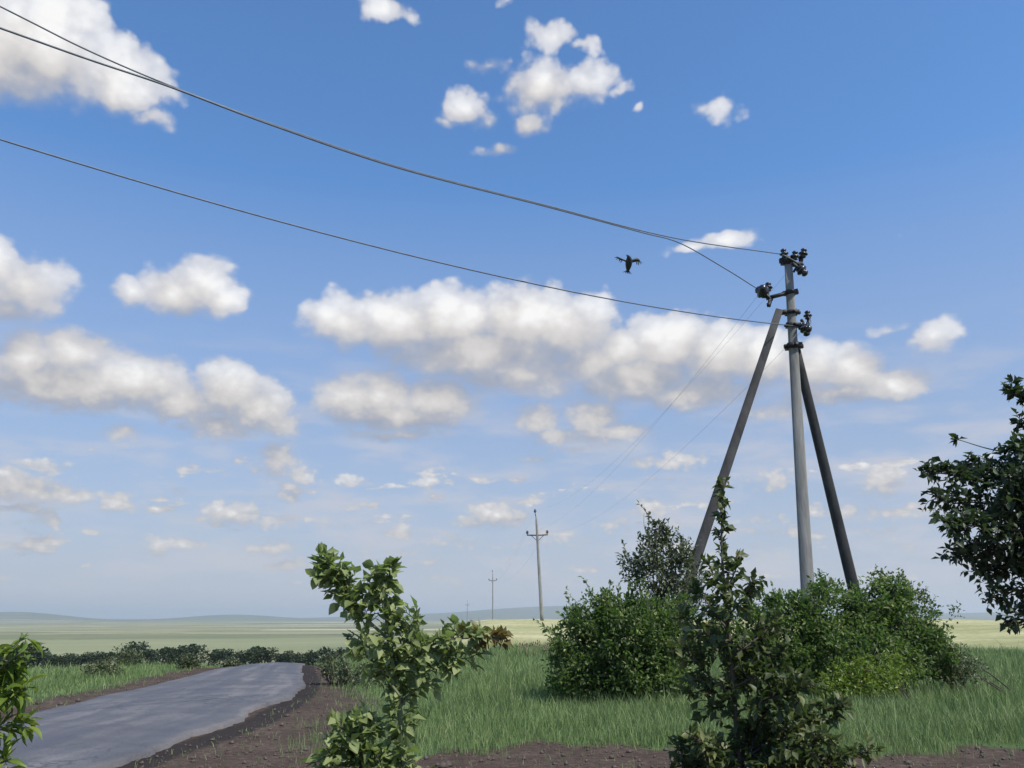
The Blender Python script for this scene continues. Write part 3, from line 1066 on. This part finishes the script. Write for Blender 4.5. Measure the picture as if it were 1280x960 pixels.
# --- twiggy light plant at the left edge
Y = 3.0
b3 = np.array([at(-60, 900, Y)[0], Y, 0.])
sapling('roadside_shrub', 'bright yellow green shrub with narrow drooping leaves close to the camera beside the road', 'shrub', b3, [
    ([b3, b3 + [.02, 0, .8], *PX(Y, (-40, 900), (-14, 850), (26, 815))], .010, .004, .45, .6, 1.3),
    (PX(Y, (-40, 890), (0, 830), (35, 790)), .004, .002, .5, .25, .5),
    (PX(Y, (-40, 890), (-5, 872), (34, 862)), .005, .002, .2, .55, 1.8),
    (PX(Y, (-50, 960), (-14, 915), (30, 905)), .005, .002, .2, .5, 1.4),
    (PX(Y, (-50, 1000), (-18, 965), (14, 948)), .005, .002, .2, .5, 1.2),
    (PX(Y, (-40, 900), (-18, 850), (4, 822)), .005, .002, .2, .6, 1.8),
], .075, 'leaf_yellow', 260, .13, 51, 140, wmesh=.28, width=.3, droop=.45, twig_r=.0015)

# --- the two big shrubs by the pole and the olive tree between them
bush('shrub', 'rounded mid green shrub left of the concrete pole with lighter shoots on top', 'shrub', (2.35, 18.6, 0), [
    blob_at(728, 815, 18.6, 42, 46), blob_at(745, 775, 18.8, 30, 34), blob_at(790, 805, 18.4, 52, 52), blob_at(775, 770, 18.6, 30, 28),
    blob_at(835, 800, 18.6, 44, 54), blob_at(720, 850, 18.4, 32, 18), blob_at(800, 848, 18.4, 60, 18)],
    620, 34, .10, 'leaf_bush', .17, 61, 22, shoots=60)
bush('shrub', 'largest spreading green shrub hiding the feet of the concrete pole', 'shrub', (7.4, 20.5, 0), [
    blob_at(985, 790, 20.4, 46, 44), blob_at(1040, 775, 20.6, 56, 48), blob_at(1095, 765, 20.8, 40, 42), blob_at(1135, 790, 20.6, 40, 34),
    blob_at(1160, 815, 20.6, 32, 28), blob_at(960, 830, 20.2, 50, 34), blob_at(1060, 825, 20.2, 84, 36), blob_at(1115, 745, 20.8, 24, 20), blob_at(930, 790, 20.4, 40, 34)],
    950, 34, .105, 'leaf_bush', .18, 62, 30, shoots=90)
bush('shrub', 'yellowish low shrub at the foot of the largest green shrub', 'shrub', (8.4, 18.7, 0), [
    blob_at(1080, 850, 18.6, 44, 24), blob_at(1110, 838, 18.7, 28, 20), blob_at(1050, 862, 18.5, 30, 14)],
    150, 26, .075, 'leaf_yellow', .14, 63, 10)
bush('small_tree', 'slender olive grey young tree rising behind the left shrub beside the leaning strut', 'tree', (3.3, 19.8, 0), [
    blob_at(820, 712, 19.8, 40, 34), blob_at(800, 700, 19.6, 24, 24), blob_at(845, 690, 19.8, 24, 22), blob_at(822, 672, 19.8, 18, 18), blob_at(850, 735, 19.8, 34, 34), blob_at(830, 770, 19.8, 30, 30)],
    200, 26, .10, 'leaf_olive', .15, 64, 16, twigs=12, shoots=18)
bush('shrub', 'dark shrub with long upright shoots at the right end of the pole thicket', 'shrub', (10.9, 21.2, 0), [
    blob_at(1120, 740, 21.2, 20, 20), blob_at(1150, 765, 21.2, 20, 24), blob_at(1140, 800, 21.2, 30, 30), blob_at(1186, 762, 21.2, 12, 10), blob_at(1170, 830, 21.0, 30, 20)],
    130, 24, .09, 'leaf_dark', .15, 65, 12, twigs=14)
# dry twigs on that side
bush('shrub', 'thin brownish bush fading into the grass right of the thicket', 'shrub', (11.8, 20.6, 0), [
    blob_at(1195, 825, 20.6, 26, 22), blob_at(1215, 838, 20.6, 18, 12)], 60, 18, .07, 'leaf_olive', .14, 66, 3, twigs=4)

# --- small shrubs of the meadow left of the road
for i, (px, py, w, h, lab) in enumerate([
        (150, 845, 26, 13, 'broad low bush in the meadow left of the road, nearest the road bend'),
        (236, 836, 14, 8, 'small low bush near where the road drops out of sight'),
        (128, 852, 22, 9, 'flat dark bush beside the broader one in the left meadow'),
        (290, 832, 9, 5, 'tiny bush at the far left edge of the road crest')]):
    d = 31 if i != 2 else 27
    b = at(px, py, d)
    zz = float(ground_z(b[0], b[1]))
    b[2] = zz + h * d / FOC * .8
    bush('meadow_bush', lab, 'bush', (b[0], b[1], zz), [(b[0], b[1], b[2], w * d / FOC, .35, h * d / FOC)], 50, 22, .09, 'leaf_olive', .14, 70 + i, 6, group='low bushes in the meadow')
bush('bush', 'dark rounded bush at the foot of the pale sapling beside the road shoulder', 'bush', (at(420, 850, 24)[0], 24, 0), [
    blob_at(416, 832, 24, 18, 14), blob_at(445, 845, 23.5, 26, 14), blob_at(470, 850, 23, 30, 14)], 120, 24, .08, 'leaf_olive', .14, 81, 10)

# --- dry weeds on the far edge of the verge
gw = np.random.default_rng(8)
for i in range(9):
    px = 650 + i * 5.5 + gw.uniform(-2, 2)
    d = 40.5 + gw.uniform(-1, 1)
    b = at(px, 800, d)
    zz = float(ground_z(b[0], b[1]))
    hh = gw.uniform(.45, .8)
    mb = MB((b[0], b[1], zz))
    for k in range(7):
        a = gw.uniform(0, 6.28)
        tip = np.array([b[0] + math.cos(a) * .12, b[1] + math.sin(a) * .12, zz + hh * gw.uniform(.7, 1)])
        mb.tube([[b[0], b[1], zz], (np.array([b[0], b[1], zz]) + tip) / 2, tip], [.008, .006, .004], 4)
        mb.lathe([(.01, 0), (.03, .03), (.03, .06), (.008, .1)], tip, (0, 0, 1), 5)
    if i == 0:
        M['dry'] = plain_mat('dry_stalk', (.14, .10, .07), (.26, .2, .14), 9, .9)
    o = mb.build('dry_weed', M['dry'], None, True, loc=(b[0], b[1], zz))
    tag(o, 'brown dry weed at the far edge of the grass before the pale field', 'weed', 'dry weeds at the edge of the field')

# ------------------------------------------------------------------ tree belt far left
def belt():
    protos = []
    for s in range(5):
        g = np.random.default_rng(100 + s)
        hh = 1.0
        root = thing('belt_tree', 'dark green tree of the shelter belt across the far side of the meadow', 'tree', (0, 0, 0), 'trees of the far shelter belt')
        bl = [(g.normal(0, .14), g.normal(0, .14), g.uniform(.42, .72), g.uniform(.22, .32), g.uniform(.22, .32), g.uniform(.2, .28)) for _ in range(5)] + [(0, 0, .3, .3, .3, .26)]
        C, u, k = in_blobs(bl, 110, g)
        v = g.normal(size=(110 * 9, 3))
        v /= np.linalg.norm(v, axis=1)[:, None]
        P = np.repeat(C, 9, axis=0) + v * .075
        V, F = leaf_quads(P, v + [0, 0, .2], .10, g, .8)
        obj('crown', mesh_np('belt_crown', V, F, M['leaf_far']), root)
        mb = MB()
        mb.tube([[0, 0, -.1], [0, 0, .2], [.02, 0, .5]], [.03, .025, .012], 5)
        for a in range(3):
            mb.tube([[0, 0, .2], [.1 * math.cos(a * 2.1), .1 * math.sin(a * 2.1), .38], [.18 * math.cos(a * 2.1), .18 * math.sin(a * 2.1), .55]], [.015, .01, .005], 4)
        mb.build('trunk', M['bark'], root, True)
        protos.append(root)
    g = np.random.default_rng(9)
    first = [True] * 5
    px = -90.
    while px < 470:
        d = g.uniform(283, 312)
        hm = (1.25 if g.random() < .2 else 1) * np.interp(px, [-90, 40, 60, 150, 180, 260, 300, 350, 370, 400, 470], [8.0, 8.0, 5.2, 5.6, 6.4, 7.2, 6.8, 5.8, 5.4, 7.5, 8]) * g.uniform(.8, 1.15)
        b = at(px, 826, d)
        zz = float(ground_z(b[0], b[1]))
        k = int(g.integers(0, 5))
        if first[k]:
            root = protos[k]
            first[k] = False
        else:
            root = protos[k].copy()
            COL.objects.link(root)
            for ch in list(protos[k].children):
                c = ch.copy()
                COL.objects.link(c)
                c.parent = root
        root.location = (b[0], b[1], zz)
        w = hm * g.uniform(.9, 1.3)
        root.scale = (w, w, hm)
        root.rotation_euler = (0, 0, g.uniform(0, 6.28))
        px += w * .8 / d * FOC * g.uniform(.45, .85)


belt()

# ------------------------------------------------------------------ poles
def shaft(a, b, w0, w1, origin, name, mat, root, prot=True):
    """tapered square concrete shaft with chamfered corners"""
    mb = MB(origin)
    a, b = np.asarray(a, float), np.asarray(b, float)
    T = (b - a) / np.linalg.norm(b - a)
    ref = np.array([0.25, 1., 0])
    U = np.cross(T, ref)
    U /= np.linalg.norm(U)
    W = np.cross(T, U)
    V = []
    n = 12
    ch = .22
    oct_ = [(1, -1 + ch), (1, 1 - ch), (1 - ch, 1), (-1 + ch, 1), (-1, 1 - ch), (-1, -1 + ch), (-1 + ch, -1), (1 - ch, -1)]
    for i in range(n + 1):
        t = i / n
        w = (w0 * (1 - t) + w1 * t) / 2
        for p, q in oct_:
            V.append(a * (1 - t) + b * t + U * p * w + W * q * w * .85)
    F4 = [(i * 8 + j, i * 8 + (j + 1) % 8, (i + 1) * 8 + (j + 1) % 8, (i + 1) * 8 + j) for i in range(n) for j in range(8)]
    V += [a, b]
    m = len(V)
    F3 = [(m - 2, (j + 1) % 8, j) for j in range(8)] + [(m - 1, n * 8 + j, n * 8 + (j + 1) % 8) for j in range(8)]
    mb.add(V, F3, F4)
    return mb.build(name, mat, root)


INS = [(.012, -.10), (.014, -.02), (.055, 0), (.075, .02), (.06, .035), (.035, .045), (.085, .06), (.105, .085), (.09, .105), (.045, .125), (.06, .15), (.07, .175), (.05, .20), (.02, .215)]


def insulator(c, axis, root, origin, k=1.0, cap=True):
    k *= 1.35 if cap else 1
    mb = MB(origin)
    mb.lathe([(r * k, h * k) for r, h in INS], c, axis, 14)
    o = mb.build('insulator', M['glaze'], root, True)
    if cap:
        mb = MB(origin)
        ax = np.asarray(axis, float)
        ax = ax / np.linalg.norm(ax)
        mb.lathe([(.02 * k, -.16 * k), (.03 * k, -.15 * k), (.03 * k, -.03 * k), (.02 * k, -.02 * k)], c, ax, 8)
        mb.build('pin', M['steel'], o, False)
    return o


YP = 22.0
ptop = at(985, 322, YP)
pbase = np.array([at(1015, 845, YP)[0], YP, -.3])
pole = thing('utility_pole', 'concrete three legged power line pole with dark insulators rising from the shrubs', 'pole', (pbase[0], pbase[1], 0))
O = (pbase[0], pbase[1], 0)
shaft(pbase, ptop, .36, .20, O, 'shaft', M['concrete'], pole)
s1t, s1b = at(974, 388, YP - .16), at(806, 850, YP - 1.2)
s1b[2] = -.3
shaft(s1b, s1t, .28, .19, O, 'strut', M['old_shaded_concrete'], pole)
s2t, s2b = at(993, 428, YP + .12), at(1096, 835, YP + 1.4)
s2b[2] = -.3
shaft(s2b, s2t, .31, .21, O, 'strut', M['old_shaded_concrete'], pole)


def pp(px, py, dy=0):
    return at(px, py, YP + dy)


def bar(a, b, r, name='bracket', tilt=None):
    mb = MB(O)
    mb.tube([a, (np.asarray(a) + b) / 2, b], r, 4, square=True)
    return mb.build(name, M['steel'], pole)


def clamp(px, py, w=.14, h=.07):
    c = pp(px, py)
    mb = MB(O)
    mb.box(c, (w, w * .92, h))
    mb.box(c + np.array([w + .03, 0, 0]), (.035, .05, h * .7))
    mb.box(c - np.array([w + .03, 0, 0]), (.035, .05, h * .7))
    mb.box(c - np.array([0, w + .02, 0]), (.03, .03, h * .5))
    return mb.build('clamp', M['steel'], pole)


clamp(984, 326, .15, .09)
clamp(988, 366, .15, .05)
clamp(990, 391, .16, .05)
clamp(991, 407, .16, .04)
clamp(992, 433, .19, .07)
# top bracket
bar(pp(976, 328, -.05), pp(1003, 330, -.05), .045, 'crossarm')
bar(pp(992, 340, .02), pp(1003, 322, .02), .03)
insulator(pp(981, 322, -.08), (-.15, -.1, 1), pole, O, .9)
insulator(pp(993, 325, -.12), (.1, -.2, 1), pole, O, .9)
insulator(pp(1003, 322, -.05), (.25, -.1, 1), pole, O, .95)
insulator(pp(998, 335, -.22), (.55, -.35, -.8), pole, O, 1.1)
insulator(pp(1001, 330, .05), (.25, .35, -1), pole, O, .95)
# left arm
bar(pp(997, 363, -.04), pp(958, 373, -.04), .045, 'crossarm')
insulator(pp(957, 369, -.05), (-.55, -.35, .25), pole, O, 1.25)
insulator(pp(960, 364, -.05), (.1, 0, 1), pole, O, .9)
insulator(pp(955, 366, -.22), (-.35, -.8, .15), pole, O, 1.15)
bar(pp(962, 372, -.05), pp(961, 383, -.05), .03, 'hanger')
mb = MB(O)
mb.lathe([(.02, -.06), (.055, -.05), (.06, .04), (.02, .06)], pp(961, 381, -.05), (0, 0, 1), 10)
mb.build('stay_nut', M['steel'], pole, True)
# strut collar
bar(pp(972, 391, -.12), pp(995, 389, -.02), .06, 'strut_tie')
# right arm
bar(pp(983, 405, -.05), pp(1009, 406, -.05), .045, 'crossarm')
insulator(pp(1000, 407, -.12), (.5, -.4, -.45), pole, O, 1.2)
insulator(pp(1005, 408, .05), (.35, .45, -.55), pole, O, 1.05)
bar(pp(1009, 407, -.05), pp(1010, 396, -.05), .018, 'hanger')
insulator(pp(1010, 399, -.05), (0, 0, 1), pole, O, .85)


def far_pole(px, Yd, ztop, lean, label, old=None):
    x = at(px, 700, Yd)[0]
    zz = float(ground_z(x, Yd))
    root = thing('utility_pole', label, 'pole', (x, Yd, zz), 'single poles marching over the field')
    Oq = (x, Yd, zz)
    top = np.array([x + lean, Yd, ztop])
    bs = np.array([x + .0, Yd, zz - .2])
    shaft(bs, top, .36, .22, Oq, 'shaft', M['concrete'], root)
    tk = lambda h: top - (top - bs) * h / (top[2] - bs[2])
    c = tk(2.05)
    mb = MB(Oq)
    mb.tube([c - [1.15, 0, -.02], c, c + [1.15, 0, .06]], .06, 4, square=True)
    mb.tube([c + [-.7, -.02, 0], tk(2.7)], .03, 4)
    mb.tube([c + [.7, -.02, 0], tk(2.7)], .03, 4)
    mb.build('crossarm', M['steel'], root)
    mb = MB(Oq)
    mb.tube([top - [0, 0, .2], top + [-.12, 0, .35]], .05, 5)
    mb.build('top_bracket', M['steel'], root)
    P = [top + np.array([-.12, 0, .35]), c - [1.1, 0, -.05], c + [1.1, 0, .1]]
    for q in P:
        insulator(q + np.array([0, 0, .1]), (0, 0, 1), root, Oq, 1.7, False)
    return [q + np.array([0, 0, .4]) for q in P]


t2 = far_pole(677, 95, 12.5, -.55, 'single concrete pole with a crossarm on the ridge, nearest of the far poles')
t3 = far_pole(616.5, 250, 14.0, -.1, 'faint small pole far away just left of the ridge pole')
t4 = far_pole(585, 560, 11.5, -.0, 'tiniest farthest pole just above the blue horizon line')


# ------------------------------------------------------------------ wires
def wire(pts, r, label):
    mb = MB(pts[0])
    mb.tube(pts, r, 6)
    o = mb.build('power_line_wire', M['wire'], None, True, loc=tuple(pts[0]))
    return tag(o, label, 'wire')


def span_out(A, phi, a, b, ln, r, label):
    u = np.linspace(0, ln, 60)
    pts = np.stack([A[0] + math.cos(R(phi)) * u, A[1] + math.sin(R(phi)) * u, A[2] + a * u + b * u * u], 1)
    return wire(pts, r, label)


WR = .0135
def plane_hit(A, phi, px, py):
    r_ = ray(px, py)
    d_ = np.array([math.cos(R(phi)), math.sin(R(phi))])
    t_, u_ = np.linalg.solve(np.array([[r_[0], -d_[0]], [r_[1], -d_[1]]]), A[:2])
    return r_ * t_ + np.array([0, 0, EYE])


def wire_along(A, phi, pix, r, label):
    """a span in the vertical plane through A with heading phi, running on behind the camera's left"""
    P_ = [A] + [plane_hit(A, phi, *p) for p in pix]
    d_ = P_[-1] - P_[-2]
    P_ += [P_[-1] + d_ * 4 / np.linalg.norm(d_), P_[-1] + d_ * 22 / np.linalg.norm(d_) + np.array([0, 0, .5]), P_[-1] + d_ * 45 / np.linalg.norm(d_) + np.array([0, 0, 2.5])]
    return wire(curve_pts(P_, 10), r, label)


wire_along(pp(978, 318), 215, [(840, 297), (680, 256), (500, 209), (340, 155), (215, 108), (110, 63), (0, 8)], WR, 'upper dark wire running from the pole top to the upper left')
wire_along(pp(945, 360), 226, [(905, 335), (850, 304), (800, 290), (680, 257.5), (500, 210.5), (340, 156.5), (215, 109.5), (110, 74), (0, 35)], WR, 'dark wire from the left arm insulator that closes up to the top wire')
span_out(pp(1000, 408), 215, -.14064, .0051, 48, WR, 'lowest dark wire crossing the sky from the right arm insulator to the left edge')


def span(a, b, sag, r, label):
    t = np.linspace(0, 1, 40)[:, None]
    p = a * (1 - t) + b * t
    p[:, 2] -= (4 * sag * t * (1 - t))[:, 0]
    return wire(p, r, label)


st = [pp(1003, 318), pp(950, 366), pp(1004, 412)]
lab = ['thin wire from the pole top down to the top of the ridge pole', 'thin wire from the left arm down to the left end of the ridge pole arm', 'thin wire from the right arm down to the right end of the ridge pole arm']
for i in range(3):
    span(st[i], t2[i], 1.7, .003, lab[i])
lab = ['hair thin top wire between the ridge pole and the faint pole beyond', 'hair thin wire between the left arm ends of the ridge pole and the faint pole', 'hair thin wire between the right arm ends of the ridge pole and the faint pole']
for i in range(3):
    span(t2[i], t3[i], 2.5, .005, lab[i])
# jumpers at the pole
for a, b, l in [((978, 318), (1003, 338), 'slack jumper loop round the pole top'), ((950, 360), (962, 384), 'slack jumper loop under the left arm'), ((1000, 410), (1010, 394), 'slack jumper loop over the right arm')]:
    A, B = pp(*a, -.3), pp(*b, -.1)
    wire(curve_pts([A, (A + B) / 2 + np.array([.1, -.2, -.12]), B], 8), .014, l)


# ------------------------------------------------------------------ bird
def bird():
    Yb = 30.0
    c = at(785, 326, Yb)
    root = thing('bird', 'dark bird in flight with raised wings between the wires', 'bird', tuple(c))
    k = Yb / FOC
    def q(px, py, dy=0):
        return np.array([(px - 785) * k, dy, -(py - 326) * k])
    # body: one smooth lofted shape from tail to beak, facing away and up
    mb = MB()
    mb.tube([q(788, 343, .20), q(787.5, 339, .12), q(787, 334, .04), q(786.5, 329, -.03), q(786, 325, -.10), q(785, 322, -.16), q(783.5, 320.5, -.20), q(781, 320, -.24)],
            np.array([.04, .08, .115, .125, .11, .08, .06, .01]), 10)
    mb.build('body', M['feather'], root, True)
    mb = MB()
    T0 = q(788, 341, .18)
    for j in range(5):
        a = (j - 2) * .05
        e = T0 + np.array([a * 1.6, .12, -.14 + abs(a) * .3])
        mb.tube([T0 + [a * .3, 0, 0], (T0 + e) / 2, e], [.012, .022, .012], 4)
    mb.build('tail', M['feather'], root)

    def wing(joints, chords, fingers):
        mb = MB()
        J = curve_pts(joints, 5)
        ch = np.interp(np.linspace(0, 1, len(J)), np.linspace(0, 1, len(chords)), chords)
        V, F = [], []
        dn = np.array([0.05, .45, -.75])
        dn /= np.linalg.norm(dn)
        for p, w in zip(J, ch):
            V += [p + [0, 0, .012], p + dn * w * .5 + [0, -.012, .006], p + dn * w, p + [0, .014, -.01]]
        n = len(J)
        for i in range(n - 1):
            for j in range(4):
                F.append((i * 4 + j, i * 4 + (j + 1) % 4, (i + 1) * 4 + (j + 1) % 4, (i + 1) * 4 + j))
        F += [(0, 1, 2, 3), ((n - 1) * 4 + 3, (n - 1) * 4 + 2, (n - 1) * 4 + 1, (n - 1) * 4)]
        mb.add(V, F4=F)
        for a, b in fingers:
            mb.tube([a, (a + b) / 2, b], [.016, .02, .006], 4)
        mb.build('wing', M['feather'], root)
    wing([q(787, 326), q(791, 320, .02), q(796, 315.5, .05), q(800, 317.5, .08)], [.2, .17, .20, .10],
         [(q(799, 320, .08), q(802.5, 325, .12)), (q(798, 321, .08), q(800, 328, .12)), (q(796, 321, .08), q(797.5, 328, .12)), (q(799, 319, .08), q(804, 322, .12))])
    wing([q(785, 326), q(780, 325, .02), q(774, 322.5, .05), q(769.5, 321, .08)], [.15, .07, .11, .05],
         [(q(771, 323, .08), q(767, 323, .12)), (q(772, 324, .08), q(769.5, 327, .12)), (q(775, 324, .08), q(774, 329, .12)), (q(778, 324, .08), q(776, 331, .12))])


bird()
bpy.data.objects['bird'].rotation_euler = (0, R(14), 0)
bpy.data.objects['bird'].scale = (1.05, .92, .72)

# ------------------------------------------------------------------ haze
def haze():
    mb = MB()
    mb.box((0, 0, 95), (26000, 26000, 123))
    m = bpy.data.materials.new('haze')
    m.use_nodes = True
    m.node_tree.nodes.clear()
    N = NT(m.node_tree)
    out = N.node('ShaderNodeOutputMaterial')
    v = N.node('ShaderNodeVolumePrincipled')
    v.inputs['Color'].default_value = (.80, .87, .96, 1)
    v.inputs['Density'].default_value = 1.0e-4
    v.inputs['Anisotropy'].default_value = .3
    N.l.new(v.outputs[0], out.inputs['Volume'])
    tag(mb.build('haze', m), 'pale summer haze over the plain', 'haze', kind='stuff')


haze()
